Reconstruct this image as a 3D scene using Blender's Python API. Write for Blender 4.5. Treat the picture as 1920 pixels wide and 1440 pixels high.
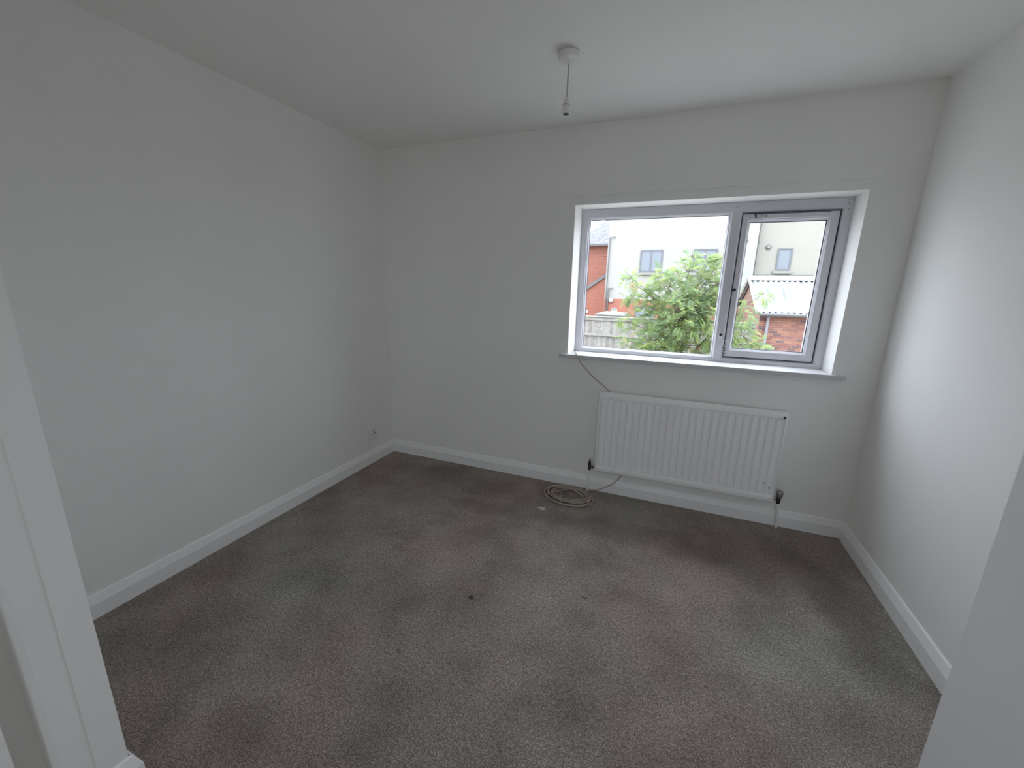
import bpy, bmesh, math, random
from mathutils import Vector, Matrix
random.seed(7)
scene = bpy.context.scene
for o in list(bpy.data.objects): bpy.data.objects.remove(o)

# ------------------------------------------------------------------ camera, sky, exposure
cd = bpy.data.cameras.new('camera'); cam = bpy.data.objects.new('camera', cd)
scene.collection.objects.link(cam)
cd.sensor_width = 36.0; cd.lens = 14.154; cd.clip_start = 0.02; cd.clip_end = 300
_M = [[0.9295142849, -0.1037423695, 0.3538936491], [0.3681981860, 0.2068983836, -0.9064343080], [0.0208156189, 0.9728466373, 0.2305127554]]
cam.matrix_world = Matrix.Translation((2.17627, -2.72709, 1.41078)) @ Matrix(_M).to_4x4()
scene.camera = cam

SKY = 9.1
world = bpy.data.worlds.new('overcast_sky'); scene.world = world; world.use_nodes = True
nt = world.node_tree; nt.nodes.clear()
def N(t, kind, **kw):
    n = t.nodes.new(kind)
    for k, v in kw.items(): setattr(n, k, v)
    return n
_out = N(nt, 'ShaderNodeOutputWorld'); _bg = N(nt, 'ShaderNodeBackground')
_tc = N(nt, 'ShaderNodeTexCoord'); _sx = N(nt, 'ShaderNodeSeparateXYZ'); _mr = N(nt, 'ShaderNodeMapRange')
nt.links.new(_tc.outputs['Generated'], _sx.inputs[0]); nt.links.new(_sx.outputs['Z'], _mr.inputs['Value'])
_mr.inputs['From Min'].default_value = 0.0; _mr.inputs['From Max'].default_value = 1.0     # overcast sky: brighter to the zenith
_mr.inputs['To Min'].default_value = 0.55 * SKY; _mr.inputs['To Max'].default_value = SKY
_bg.inputs['Color'].default_value = (0.905, 0.96, 1.085, 1)
nt.links.new(_mr.outputs['Result'], _bg.inputs['Strength']); nt.links.new(_bg.outputs[0], _out.inputs[0])

scene.view_settings.view_transform = 'Standard'; scene.view_settings.look = 'None'
scene.view_settings.gamma = 1.0; scene.view_settings.use_curve_mapping = False
scene.view_settings.exposure = 0.0
scene.cycles.max_bounces = 16; scene.cycles.diffuse_bounces = 12; scene.cycles.transparent_max_bounces = 16
scene.cycles.caustics_reflective = False; scene.cycles.caustics_refractive = False
scene.cycles.use_denoising = True
scene.cycles.sample_clamp_indirect = 6.0

def area(name, loc, target, sx, sy, energy, color=(1, 1, 1), portal=False):
    l = bpy.data.lights.new(name, 'AREA'); l.shape = 'RECTANGLE'; l.size = sx; l.size_y = sy; l.energy = energy; l.color = color
    o = bpy.data.objects.new(name, l); scene.collection.objects.link(o); o.location = loc
    o.rotation_euler = (Vector(target) - Vector(loc)).to_track_quat('-Z', 'Y').to_euler()
    if portal: l.cycles.is_portal = True
    return o
LWX, LWZ, LWW, LWH = 2.40, 1.45, 1.10, 1.1      # added landing window, unseen, gives fill light: centre and size
area('window_portal', (2.285, 0.34, 1.46), (2.285, -1, 1.46), 1.56, 1.02, 1.0, portal=True)
area('fill_window_portal', (LWX, -5.27, LWZ), (LWX, 0, LWZ), LWW + 0.02, LWH + 0.02, 1.0, portal=True)   # portal of the window added behind the camera to brighten the room

# ------------------------------------------------------------------ materials
MATS = {}
def mat(name, col, rough=0.6, spec=0.5, metal=0.0, bump=0.0, bscale=200.0, var=0.0, vscale=3.0):
    m = bpy.data.materials.new(name); m.use_nodes = True; t = m.node_tree; b = t.nodes['Principled BSDF']
    b.inputs['Base Color'].default_value = (*col, 1); b.inputs['Roughness'].default_value = rough
    b.inputs['Metallic'].default_value = metal; b.inputs['Specular IOR Level'].default_value = spec
    if bump or var:
        g = N(t, 'ShaderNodeNewGeometry')
    if var:
        n = N(t, 'ShaderNodeTexNoise'); n.inputs['Scale'].default_value = vscale; n.inputs['Detail'].default_value = 5
        t.links.new(g.outputs['Position'], n.inputs['Vector'])
        r = N(t, 'ShaderNodeMapRange'); r.inputs['From Min'].default_value = 0.3; r.inputs['From Max'].default_value = 0.7
        r.inputs['To Min'].default_value = 1 - var; r.inputs['To Max'].default_value = 1 + var
        mx = N(t, 'ShaderNodeVectorMath', operation='SCALE'); mx.inputs[0].default_value = col
        t.links.new(n.outputs['Fac'], r.inputs['Value']); t.links.new(r.outputs['Result'], mx.inputs['Scale'])
        t.links.new(mx.outputs[0], b.inputs['Base Color'])
    if bump:
        n2 = N(t, 'ShaderNodeTexNoise'); n2.inputs['Scale'].default_value = bscale; n2.inputs['Detail'].default_value = 3
        t.links.new(g.outputs['Position'], n2.inputs['Vector'])
        bp = N(t, 'ShaderNodeBump'); bp.inputs['Strength'].default_value = bump; bp.inputs['Distance'].default_value = 0.002
        t.links.new(n2.outputs['Fac'], bp.inputs['Height']); t.links.new(bp.outputs[0], b.inputs['Normal'])
    MATS[name] = m; return m

WALLC = (0.87, 0.865, 0.845)
m_wall = mat('wall_paint', WALLC, 0.85, 0.25, bump=0.10, bscale=90, var=0.012, vscale=2.5)
m_ceil = mat('ceiling_paint', (0.90, 0.895, 0.875), 0.9, 0.2, bump=0.08, bscale=120, var=0.012, vscale=2)
m_trim = mat('gloss_white', (0.90, 0.90, 0.895), 0.38, 0.5, bump=0.05, bscale=60)
m_door = mat('door_paint', (0.86, 0.86, 0.865), 0.5, 0.4, bump=0.25, bscale=40)
m_upvc = mat('upvc', (0.66, 0.66, 0.70), 0.45, 0.35)
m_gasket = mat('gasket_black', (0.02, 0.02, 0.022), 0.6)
m_sill = mat('sill_paint', (0.62, 0.625, 0.63), 0.5, 0.3)
m_rad = mat('radiator_enamel', (0.94, 0.94, 0.935), 0.30, 0.5)
m_chrome = mat('dull_chrome', (0.35, 0.35, 0.33), 0.35, 0.5, metal=0.9)
m_blackmetal = mat('dark_valve', (0.03, 0.03, 0.03), 0.4)
m_bright = mat('bright_nut', (0.8, 0.8, 0.78), 0.25, metal=0.9)
m_plastic = mat('white_plastic', (0.80, 0.80, 0.78), 0.4)
m_flex = mat('flex_grey', (0.46, 0.46, 0.45), 0.5)
m_cable = mat('cable_tan', (0.44, 0.37, 0.31), 0.5)
m_dark = mat('dark_hole', (0.015, 0.015, 0.015), 0.7)
m_tie = mat('frayed_end', (0.75, 0.72, 0.68), 0.7)

def glass_mat():
    m = bpy.data.materials.new('window_glass'); m.use_nodes = True; t = m.node_tree; t.nodes.clear()
    o = N(t, 'ShaderNodeOutputMaterial'); mx = N(t, 'ShaderNodeMixShader'); tr = N(t, 'ShaderNodeBsdfTransparent')
    gl = N(t, 'ShaderNodeBsdfGlossy'); f = N(t, 'ShaderNodeValue'); f.outputs[0].default_value = 0.004
    tr.inputs['Color'].default_value = (0.97, 0.985, 0.98, 1); gl.inputs['Roughness'].default_value = 0.02
    t.links.new(f.outputs[0], mx.inputs[0]); t.links.new(tr.outputs[0], mx.inputs[1]); t.links.new(gl.outputs[0], mx.inputs[2])
    t.links.new(mx.outputs[0], o.inputs[0]); return m
m_glass = glass_mat()

def carpet_mat():
    m = bpy.data.materials.new('brown_carpet'); m.use_nodes = True; t = m.node_tree; b = t.nodes['Principled BSDF']
    b.inputs['Roughness'].default_value = 1.0; b.inputs['Specular IOR Level'].default_value = 0.05
    b.inputs['Sheen Weight'].default_value = 0.08; b.inputs['Sheen Roughness'].default_value = 0.6
    g = N(t, 'ShaderNodeNewGeometry')
    def noise(sc, det, rough=0.5, vec=None):
        n = N(t, 'ShaderNodeTexNoise'); n.inputs['Scale'].default_value = sc; n.inputs['Detail'].default_value = det; n.inputs['Roughness'].default_value = rough
        t.links.new(vec or g.outputs['Position'], n.inputs['Vector']); return n.outputs['Fac']
    def ramp(f, stops):
        r = N(t, 'ShaderNodeValToRGB'); e = r.color_ramp.elements
        while len(e) < len(stops): e.new(0.5)
        for el, (p_, c) in zip(e, stops): el.position = p_; el.color = (*c, 1)
        t.links.new(f, r.inputs[0]); return r.outputs[0]
    def mix(mode, fac, a, c):
        n = N(t, 'ShaderNodeMix', data_type='RGBA', blend_type=mode)
        if isinstance(fac, float): n.inputs[0].default_value = fac
        else: t.links.new(fac, n.inputs[0])
        for i, v in ((6, a), (7, c)):
            if isinstance(v, tuple): n.inputs[i].default_value = (*v, 1)
            else: t.links.new(v, n.inputs[i])
        return n.outputs[2]
    hue = ramp(noise(1.15, 3), [(0.38, CARPET_A), (0.62, CARPET_B)])
    wear = ramp(noise(3.2, 6, 0.6), [(0.30, (0.70,) * 3), (0.5, (0.97,) * 3), (0.72, (1.20,) * 3)])
    c = mix('MULTIPLY', 1.0, hue, wear)
    pile = ramp(noise(210, 3, 0.7), [(0.30, (0.36,) * 3), (0.5, (0.93,) * 3), (0.68, (2.0,) * 3)])
    c = mix('MULTIPLY', 1.0, c, pile)
    tuft = ramp(noise(75, 2), [(0.30, (0.78,) * 3), (0.70, (1.22,) * 3)])
    c = mix('MULTIPLY', 1.0, c, tuft)
    # broad soft darker areas near the walls, old stains with shapes of their own
    sp = N(t, 'ShaderNodeVectorMath', operation='ADD'); nv = N(t, 'ShaderNodeTexNoise'); nv.inputs['Scale'].default_value = 9
    t.links.new(g.outputs['Position'], nv.inputs['Vector'])
    sc = N(t, 'ShaderNodeVectorMath', operation='MULTIPLY_ADD'); sc.inputs[1].default_value = (0.12, 0.12, 0); sc.inputs[2].default_value = (-0.06, -0.06, 0)
    t.links.new(nv.outputs['Color'], sc.inputs[0]); t.links.new(g.outputs['Position'], sp.inputs[0]); t.links.new(sc.outputs[0], sp.inputs[1])
    nv2 = N(t, 'ShaderNodeTexNoise'); nv2.inputs['Scale'].default_value = 55; sc2 = N(t, 'ShaderNodeVectorMath', operation='MULTIPLY_ADD'); sc2.inputs[1].default_value = (0.03, 0.03, 0); sc2.inputs[2].default_value = (-0.015, -0.015, 0)
    t.links.new(g.outputs['Position'], nv2.inputs['Vector']); t.links.new(nv2.outputs['Color'], sc2.inputs[0]); spA = N(t, 'ShaderNodeVectorMath', operation='ADD'); t.links.new(g.outputs['Position'], spA.inputs[0]); t.links.new(sc2.outputs[0], spA.inputs[1])
    sp0 = spA.outputs[0]
    for (x, y, rx, ry, dark, crisp) in STAINS_AND_DARK_AREAS:
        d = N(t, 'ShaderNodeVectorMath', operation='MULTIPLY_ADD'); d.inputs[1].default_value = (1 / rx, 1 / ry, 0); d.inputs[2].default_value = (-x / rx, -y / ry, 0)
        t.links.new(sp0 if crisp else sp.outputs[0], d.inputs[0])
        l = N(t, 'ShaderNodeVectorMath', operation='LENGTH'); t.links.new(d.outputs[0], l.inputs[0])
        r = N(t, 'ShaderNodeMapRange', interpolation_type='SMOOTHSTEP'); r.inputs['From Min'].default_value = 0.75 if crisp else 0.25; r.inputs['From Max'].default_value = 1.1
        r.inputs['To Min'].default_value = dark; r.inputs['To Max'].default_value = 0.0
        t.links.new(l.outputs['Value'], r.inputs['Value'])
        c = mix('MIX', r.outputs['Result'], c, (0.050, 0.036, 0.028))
    t.links.new(c, b.inputs['Base Color'])
    bp = N(t, 'ShaderNodeBump'); bp.inputs['Strength'].default_value = 0.6; bp.inputs['Distance'].default_value = 0.006
    t.links.new(noise(150, 4, 0.7), bp.inputs['Height']); t.links.new(bp.outputs[0], b.inputs['Normal'])
    return m
CARPET_A = (0.292, 0.270, 0.234); CARPET_B = (0.300, 0.243, 0.218)
STAINS_AND_DARK_AREAS = [(1.434, -1.295, 0.014, 0.016, 0.85, True), (1.924, -1.088, 0.012, 0.010, 0.5, True), (0.93, -0.72, 0.014, 0.010, 0.4, True),
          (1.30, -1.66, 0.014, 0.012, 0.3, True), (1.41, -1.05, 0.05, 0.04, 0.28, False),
          (2.05, -0.48, 0.85, 0.15, 0.30, False), (2.75, -0.45, 0.50, 0.32, 0.40, False), (1.02, -2.10, 0.17, 0.14, 0.30, False), (0.72, -0.22, 0.6, 0.2, 0.25, False), (1.15, -0.55, 0.4, 0.1, 0.3, False), (3.05, -0.75, 0.16, 0.5, 0.4, False)]  # the broad soft entries darken the carpet near the walls
m_carpet = carpet_mat()

# ------------------------------------------------------------------ mesh helpers
def add_box(bm, x0, x1, y0, y1, z0, z1, bev=0.0):
    r = bmesh.ops.create_cube(bm, size=1.0, matrix=Matrix.Translation(((x0 + x1) / 2, (y0 + y1) / 2, (z0 + z1) / 2)) @ Matrix.Diagonal((abs(x1 - x0), abs(y1 - y0), abs(z1 - z0), 1)))
    if bev:
        es = list({e for v in r['verts'] for e in v.link_edges})
        bmesh.ops.bevel(bm, geom=es, offset=bev, segments=2, affect='EDGES', profile=0.6)
def add_lathe(bm, prof, centre=(0, 0, 0), seg=24, axis='Z'):
    rings = []
    for (r, h) in prof:
        ring = []
        for i in range(seg):
            a = 2 * math.pi * i / seg
            v = (r * math.cos(a), r * math.sin(a), h)
            if axis == 'X': v = (h, v[0], v[1])
            if axis == 'Y': v = (v[0], -h, v[1])
            ring.append(bm.verts.new(Vector(v) + Vector(centre)))
        rings.append(ring)
    for a, b in zip(rings, rings[1:]):
        for i in range(seg): bm.faces.new((a[i], a[(i + 1) % seg], b[(i + 1) % seg], b[i]))
    if prof[0][0] > 1e-5: bm.faces.new(rings[0][::-1])
    if prof[-1][0] > 1e-5: bm.faces.new(rings[-1])
def smooth_path(pts, n=8, closed=False):
    P = [Vector(p) for p in pts]; out = []; m = len(P)
    rng = range(m) if closed else range(m - 1)
    for i in rng:
        p0 = P[(i - 1) % m] if closed or i > 0 else P[i]; p1 = P[i]; p2 = P[(i + 1) % m]; p3 = P[(i + 2) % m] if closed or i + 2 < m else p2
        for k in range(n):
            t = k / n
            out.append(0.5 * ((2 * p1) + (p2 - p0) * t + (2 * p0 - 5 * p1 + 4 * p2 - p3) * t * t + (3 * p1 - p0 - 3 * p2 + p3) * t ** 3))
    if not closed: out.append(P[-1])
    return out
def add_tube(bm, pts, r, seg=8, caps=True):
    P = [Vector(p) for p in pts]; rad = r if isinstance(r, (list, tuple)) else [r] * len(P)
    rings = []; up = Vector((0.13, 0.31, 0.94))
    for i, p in enumerate(P):
        d = (P[min(i + 1, len(P) - 1)] - P[max(i - 1, 0)]).normalized()
        if abs(d.dot(up)) > 0.97: up = Vector((1, 0.1, 0))
        s = d.cross(up).normalized(); u = s.cross(d).normalized(); up = u
        rings.append([bm.verts.new(p + rad[i] * (math.cos(2 * math.pi * k / seg) * s + math.sin(2 * math.pi * k / seg) * u)) for k in range(seg)])
    for a, b in zip(rings, rings[1:]):
        for k in range(seg): bm.faces.new((a[k], a[(k + 1) % seg], b[(k + 1) % seg], b[k]))
    if caps: bm.faces.new(rings[0][::-1]); bm.faces.new(rings[-1])
def add_prism(bm, poly, z0, z1):
    a = [bm.verts.new((x, y, z0)) for x, y in poly]; b = [bm.verts.new((x, y, z1)) for x, y in poly]; n = len(poly)
    for i in range(n): bm.faces.new((a[i], a[(i + 1) % n], b[(i + 1) % n], b[i]))
    bm.faces.new(a[::-1]); bm.faces.new(b)
def add_extr(bm, prof, p0, p1, out):
    """profile (d, z) swept from p0 to p1 on the floor; d along direction `out`"""
    o = Vector((*out, 0)); A = [bm.verts.new(Vector((*p0[i], 0)) + Vector((0, 0, z)) if False else Vector((p0[0], p0[1], z)) + o * d) for i, (d, z) in enumerate(prof)]
    B = [bm.verts.new(Vector((p1[0], p1[1], z)) + o * d) for d, z in prof]; n = len(prof)
    for i in range(n): bm.faces.new((A[i], A[(i + 1) % n], B[(i + 1) % n], B[i]))
    bm.faces.new(A[::-1]); bm.faces.new(B)
def rect_ring(bm, rect, loops):
    """rect (x0,x1,z0,z1); loops: (l, r, b, t insets, y) joined in order"""
    x0, x1, z0, z1 = rect; R = []
    for (l, r, b, t, y) in loops:
        R.append([bm.verts.new(v) for v in ((x0 + l, y, z0 + b), (x1 - r, y, z0 + b), (x1 - r, y, z1 - t), (x0 + l, y, z1 - t))])
    for a, b in zip(R, R[1:]):
        for i in range(4): bm.faces.new((a[i], a[(i + 1) % 4], b[(i + 1) % 4], b[i]))
    return R
def obj(name, bm, m, parent=None, smooth=False, kind=None):
    bmesh.ops.recalc_face_normals(bm, faces=bm.faces)
    me = bpy.data.meshes.new(name); bm.to_mesh(me); bm.free()
    ms = m if isinstance(m, (list, tuple)) else [m]
    for k in ms: me.materials.append(k)
    if smooth:
        for p in me.polygons: p.use_smooth = True
        try: me.set_sharp_from_angle(angle=math.radians(40))
        except Exception: pass
    o = bpy.data.objects.new(name, me); scene.collection.objects.link(o)
    if parent: o.parent = parent; o.matrix_parent_inverse = Matrix.Translation(-Vector(parent.location))
    if kind: o['kind'] = kind
    return o
def box(name, x0, x1, y0, y1, z0, z1, m, parent=None, bev=0.0, kind=None, smooth=False):
    bm = bmesh.new(); add_box(bm, x0, x1, y0, y1, z0, z1, bev); return obj(name, bm, m, parent, smooth, kind)
def tube(name, pts, r, m, parent=None, seg=8):
    bm = bmesh.new(); add_tube(bm, pts, r, seg); return obj(name, bm, m, parent, True)
def struct(o): o['kind'] = 'structure'; return o
def empty(name, loc): 
    o = bpy.data.objects.new(name, None); o.location = loc; o.empty_display_size = 0.1; scene.collection.objects.link(o); return o
def thing(name, label, cat, loc=(0, 0, 0), group=None):
    o = empty(name, loc); o['label'] = label; o['category'] = cat
    if group: o['group'] = group
    return o
def tag(o, label, cat, group=None):
    o['label'] = label; o['category'] = cat
    if group: o['group'] = group
    return o

# ------------------------------------------------------------------ room shell
W, H = 3.2525, 2.40
def arris_poly_wall(name, poly, z0, z1, m=None):
    bm = bmesh.new(); add_prism(bm, poly, z0, z1); return struct(obj(name, bm, m or m_wall))
struct(box('floor', -0.1, W + 0.1, -5.0, 0.02, -0.12, 0.0, m_carpet))
struct(box('ceiling', -0.15, W + 0.15, -5.0, 0.28, H, H + 0.15, m_ceil))
struct(box('wall_left', -0.15, 0.0, -5.0, 0.28, -0.12, H, m_wall))
struct(box('wall_right', W, W + 0.15, -5.0, 0.28, -0.12, H, m_wall))
bm = bmesh.new()
o1 = (0, 0, 0, 0)
outer = (-0.15, W + 0.15, -0.12, H + 0.15)
hole0 = (1.522, 3.040, 0.952, 1.939); hole1 = (1.534, 3.035, 0.958, 1.939)
def ins(h): return (h[0] - outer[0], outer[1] - h[1], h[2] - outer[2], outer[3] - h[3])
R = rect_ring(bm, outer, [(*ins(hole0), 0.0), (0, 0, 0, 0, 0.0), (0, 0, 0, 0, 0.28), (*ins(hole1), 0.28), (*ins(hole1), 0.16)])
for i in range(4): bm.faces.new((R[4][i], R[4][(i + 1) % 4], R[0][(i + 1) % 4], R[0][i]))
struct(obj('wall_back', bm, m_wall))
hl = (LWX - LWW / 2, LWX + LWW / 2, LWZ - LWH / 2, LWZ + LWH / 2)
bm = bmesh.new(); R = rect_ring(bm, outer, [(*ins(hl), -5.0), (0, 0, 0, 0, -5.0), (0, 0, 0, 0, -5.25), (*ins(hl), -5.25)])
for i in range(4): bm.faces.new((R[3][i], R[3][(i + 1) % 4], R[0][(i + 1) % 4], R[0][i]))
struct(obj('wall_front', bm, m_wall))

# boxed-in corner of the left side with its end board, and the landing wall beyond
poly = [(0.0, -2.314), (0.868, -2.314), (0.868, -2.372), (0.8735, -2.3725), (0.8735, -2.426), (0.871, -2.432), (0.800, -2.434), (0.800, -2.486), (0.868, -2.490), (0.868, -5.0), (0.0, -5.0)]
bm = bmesh.new(); add_prism(bm, poly, 0.0, H); struct(obj('wall_partition', bm, m_wall))
struct(box('trim_1', 0.868, 0.876, -2.3735, -2.3125, 0.0, H, m_wall, bev=0.0008))
struct(box('wall_nib', 2.985, W, -2.46, -2.335, 0.0, H, m_wall))

# open door leaf against the right side
hx, hy, tx, ty = 2.985, -2.31, 2.918, -1.55
dv = Vector((tx - hx, ty - hy, 0)); L_ = dv.length
bm = bmesh.new(); add_box(bm, 0, L_, -0.040, 0, 0.012, 1.985, 0.002)
d1 = struct(obj('door_1', bm, m_door)); d1.location = (hx, hy, 0); d1.rotation_euler = (0, 0, math.atan2(dv.y, dv.x))
bm = bmesh.new()
for zc in (0.25, 1.0, 1.75): add_box(bm, -0.006, 0.004, -0.045, -0.005, zc - 0.05, zc + 0.05, 0.001)
hg = obj('door_hinge', bm, m_bright); hg.parent = d1

# skirting
SK = [(0.0, 0.0), (0.020, 0.0), (0.020, 0.066), (0.018, 0.072), (0.008, 0.101), (0.004, 0.105), (0.0, 0.105)]
def skirt(name, p0, p1, out):
    bm = bmesh.new(); add_extr(bm, SK, p0, p1, out); return struct(obj(name, bm, m_trim))
skirt('baseboard_back', (0.0, 0.0), (W, 0.0), (0, -1))
skirt('baseboard_left', (0.0, 0.0), (0.0, -2.314), (1, 0))
skirt('baseboard_right', (W, 0.0), (W, -2.335), (-1, 0))
skirt('baseboard_front', (0.0, -2.314), (0.876, -2.314), (0, 1))
# mitred return round the end board
bm = bmesh.new(); x_ = 0.876; ya, yb = -2.3125, -2.3735
A = [bm.verts.new((x_ + d, ya + d, z)) for d, z in SK]; B = [bm.verts.new((x_ + d, yb, z)) for d, z in SK]; C_ = [bm.verts.new((x_ - 0.05, ya + d, z)) for d, z in SK]; n = len(SK)
for P, Q in ((A, B), (C_, A)):
    for i in range(n): bm.faces.new((P[i], P[(i + 1) % n], Q[(i + 1) % n], Q[i]))
bm.faces.new(B); bm.faces.new(C_[::-1]); struct(obj('baseboard_return', bm, m_trim))

# painted curtain batten above the window
struct(box('trim_2', 1.472, 3.084, -0.015, 0.0, 1.994, 2.044, m_wall, bev=0.003))

# ------------------------------------------------------------------ window
win = struct(empty('window_1', (2.285, 0.16, 0.98)))
w2 = struct(empty('added_fill_window', (LWX, -5.2, LWZ)))  # made-up window out of view, lets in sky as fill
bm = bmesh.new(); rr = rect_ring(bm, hl, [(0, 0, 0, 0, -5.15), (.05, .05, .05, .05, -5.15), (.05, .05, .05, .05, -5.22), (0, 0, 0, 0, -5.22)])
add_box(bm, LWX - 0.03, LWX + 0.03, -5.22, -5.15, hl[2] + .05, hl[3] - .05); obj('frame', bm, m_upvc, w2)
box('pane', hl[0] + .05, LWX - .03, -5.19, -5.186, hl[2] + .05, hl[3] - .05, m_glass, w2); box('pane', LWX + .03, hl[1] - .05, -5.19, -5.186, hl[2] + .05, hl[3] - .05, m_glass, w2)
YF = 0.16; FR = (1.534, 3.036, 0.978, 1.939); IN = (1.580, 2.988, 1.008, 1.878)
bm = bmesh.new(); i_ = (IN[0] - FR[0], FR[1] - IN[1], IN[2] - FR[2], FR[3] - IN[3])
rr = rect_ring(bm, FR, [(0, 0, 0, 0, 0.235), (0, 0, 0, 0, YF + 0.003), (0.003, 0.003, 0.003, 0.003, YF), (*[v - 0.012 for v in i_], YF), (*[v - 0.004 for v in i_], YF + 0.004), (*i_, YF + 0.016), (*i_, 0.235)])
for k in range(4): bm.faces.new((rr[-1][k], rr[-1][(k + 1) % 4], rr[0][(k + 1) % 4], rr[0][k]))
obj('frame', bm, m_upvc, win)
bm = bmesh.new()     # mullion with chamfered flanks
pm = [(2.431, 0.235), (2.431, 0.180), (2.440, 0.166), (2.447, YF - 0.001), (2.490, YF - 0.001), (2.497, 0.166), (2.499, 0.180), (2.499, 0.235)]
add_prism(bm, pm, 0.996, 1.890); obj('mullion', bm, m_upvc, win)
GL = (1.588, 2.432, 1.012, 1.874)
bm = bmesh.new(); rr = rect_ring(bm, (1.578, 2.437, 1.004, 1.882), [(0, 0, 0, 0, 0.178), (0.004, 0.004, 0.004, 0.004, 0.172), (0.010, 0.007, 0.009, 0.009, 0.180), (0.010, 0.007, 0.009, 0.009, 0.2)])
obj('glazing_bead', bm, m_upvc, win)
bm = bmesh.new(); rr = rect_ring(bm, (1.5865, 2.4315, 1.0115, 1.8745), [(0, 0, 0, 0, 0.190), (0.004, 0.003, 0.003, 0.004, 0.190), (0.004, 0.003, 0.003, 0.004, 0.2)])
obj('gasket_and_shadow_strip', bm, m_gasket, win)
box('pane', 1.582, 2.437, 0.196, 0.1985, 1.006, 1.880, m_glass, win)
# opening casement
SO = (2.5025, 2.9845, 1.0135, 1.8735); SG = (2.545, 2.934, 1.066, 1.827)
bm = bmesh.new(); s_ = (SG[0] - SO[0], SO[1] - SG[1], SG[2] - SO[2], SO[3] - SG[3])
rr = rect_ring(bm, SO, [(0, 0, 0, 0, 0.235), (0, 0, 0, 0, 0.174), (0.004, 0.004, 0.004, 0.004, 0.170), (*[v - 0.014 for v in s_], 0.170), (*[v - 0.010 for v in s_], 0.172), (*[v - 0.010 for v in s_], 0.176), (*s_, 0.186), (*s_, 0.235)])
for k in range(4): bm.faces.new((rr[-1][k], rr[-1][(k + 1) % 4], rr[0][(k + 1) % 4], rr[0][k]))
sash = obj('casement', bm, m_upvc, win)
bm = bmesh.new(); rect_ring(bm, SG, [(0, 0, 0, 0, 0.194), (0.0035, 0.0035, 0.0035, 0.0035, 0.194), (0.0035, 0.0035, 0.0035, 0.0035, 0.204)])
obj('gasket_and_shadow_strip', bm, m_gasket, sash)
bm = bmesh.new(); rect_ring(bm, (2.4975, 2.9895, 1.0085, 1.8785), [(0.003, 0.0028, 0.0028, 0.003, 0.1690), (0.0052, 0.0065, 0.0062, 0.0052, 0.1690), (0.0052, 0.0065, 0.0062, 0.0052, 0.18)])
obj('gasket_and_shadow_strip', bm, m_gasket, sash)
box('pane', 2.538, 2.941, 0.201, 0.2035, 1.058, 1.834, m_glass, sash)
bm = bmesh.new(); add_box(bm, 2.60, 2.934, 0.148, 0.171, 1.840, 1.864, 0.003); add_box(bm, 2.598, 2.934, 0.160, 0.171, 1.834, 1.843, 0.002)
vent = obj('trickle_vent', bm, m_upvc, sash); box('gasket_and_shadow_strip', 2.56, 2.936, 0.163, 0.171, 1.8635, 1.868, m_gasket, sash)  # strip along the vent top is its shadow, put in as a dark box
bm = bmesh.new(); add_box(bm, 2.545, 2.572, 0.156, 0.171, 1.840, 1.862, 0.004); add_box(bm, 2.575, 2.597, 0.160, 0.171, 1.842, 1.866, 0.002); add_box(bm, 2.620, 2.628, 0.148, 0.156, 1.846, 1.862, 0.001)
obj('vent_slider', bm, m_upvc, vent)
bm = bmesh.new(); add_box(bm, 2.566, 2.574, 0.1535, 0.160, 1.845, 1.860, 0.0005); add_box(bm, 2.606, 2.648, 0.1525, 0.156, 1.853, 1.857, 0.0005)
obj('vent_slot', bm, m_dark, vent)
# handle stump on the casement, restrictor on the mullion
def pad(name, x, z, w, h, y, parent, m=m_plastic):
    bm = bmesh.new(); add_box(bm, x - w / 2, x + w / 2, y - 0.006, y + 0.002, z - h / 2, z + h / 2, 0.0028); return obj(name, bm, m, parent, True)
hp = pad('handle_rose', 2.514, 1.436, 0.020, 0.040, 0.170, sash, m_upvc)
bm = bmesh.new(); add_lathe(bm, [(0.0095, 0.0), (0.0095, 0.006), (0.006, 0.0065), (0.0, 0.0065)], (2.513, 0.1645, 1.432), 14, 'Y'); obj('spindle_hole', bm, m_dark, hp)
rs = pad('cable_restrictor', 2.470, 1.146, 0.018, 0.044, YF, win)
bm = bmesh.new(); add_lathe(bm, [(0.0085, 0.0), (0.0085, 0.005), (0.006, 0.0055), (0.0, 0.0055)], (2.472, 0.155, 1.153), 12, 'Y'); obj('lock_hole', bm, m_dark, rs)
tube('restrictor_cord', smooth_path([(2.472, 0.153, 1.128), (2.490, 0.148, 1.118), (2.512, 0.154, 1.116), (2.535, 0.160, 1.100), (2.545, 0.164, 1.075), (2.546, 0.168, 1.066)], 5), 0.0014, m_plastic, rs, 6)
bm = bmesh.new()
for (x, z, s) in ((2.503, 1.078, .007), (2.504, 1.060, .008), (2.501, 1.043, .006), (2.506, 1.030, .007)): add_box(bm, x - s, x + s, 0.164, 0.171, z - s * .8, z + s * .8, 0.001)
obj('broken_catch', bm, m_chrome, sash)
bm = bmesh.new()
for (x, z) in ((2.500, 1.069), (2.506, 1.051), (2.499, 1.034)): add_box(bm, x - 0.004, x + 0.004, 0.162, 0.170, z - 0.004, z + 0.004)
obj('screw_hole', bm, m_dark, sash)
for (x, z) in ((3.010, 1.922), (3.011, 1.906), (3.013, 1.876), (2.466, 1.912)):
    bm = bmesh.new(); add_lathe(bm, [(0.0035, 0.0), (0.0035, 0.002), (0.0, 0.0025)], (x, YF, z), 8, 'Y'); obj('screw', bm, m_chrome, win)
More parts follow.
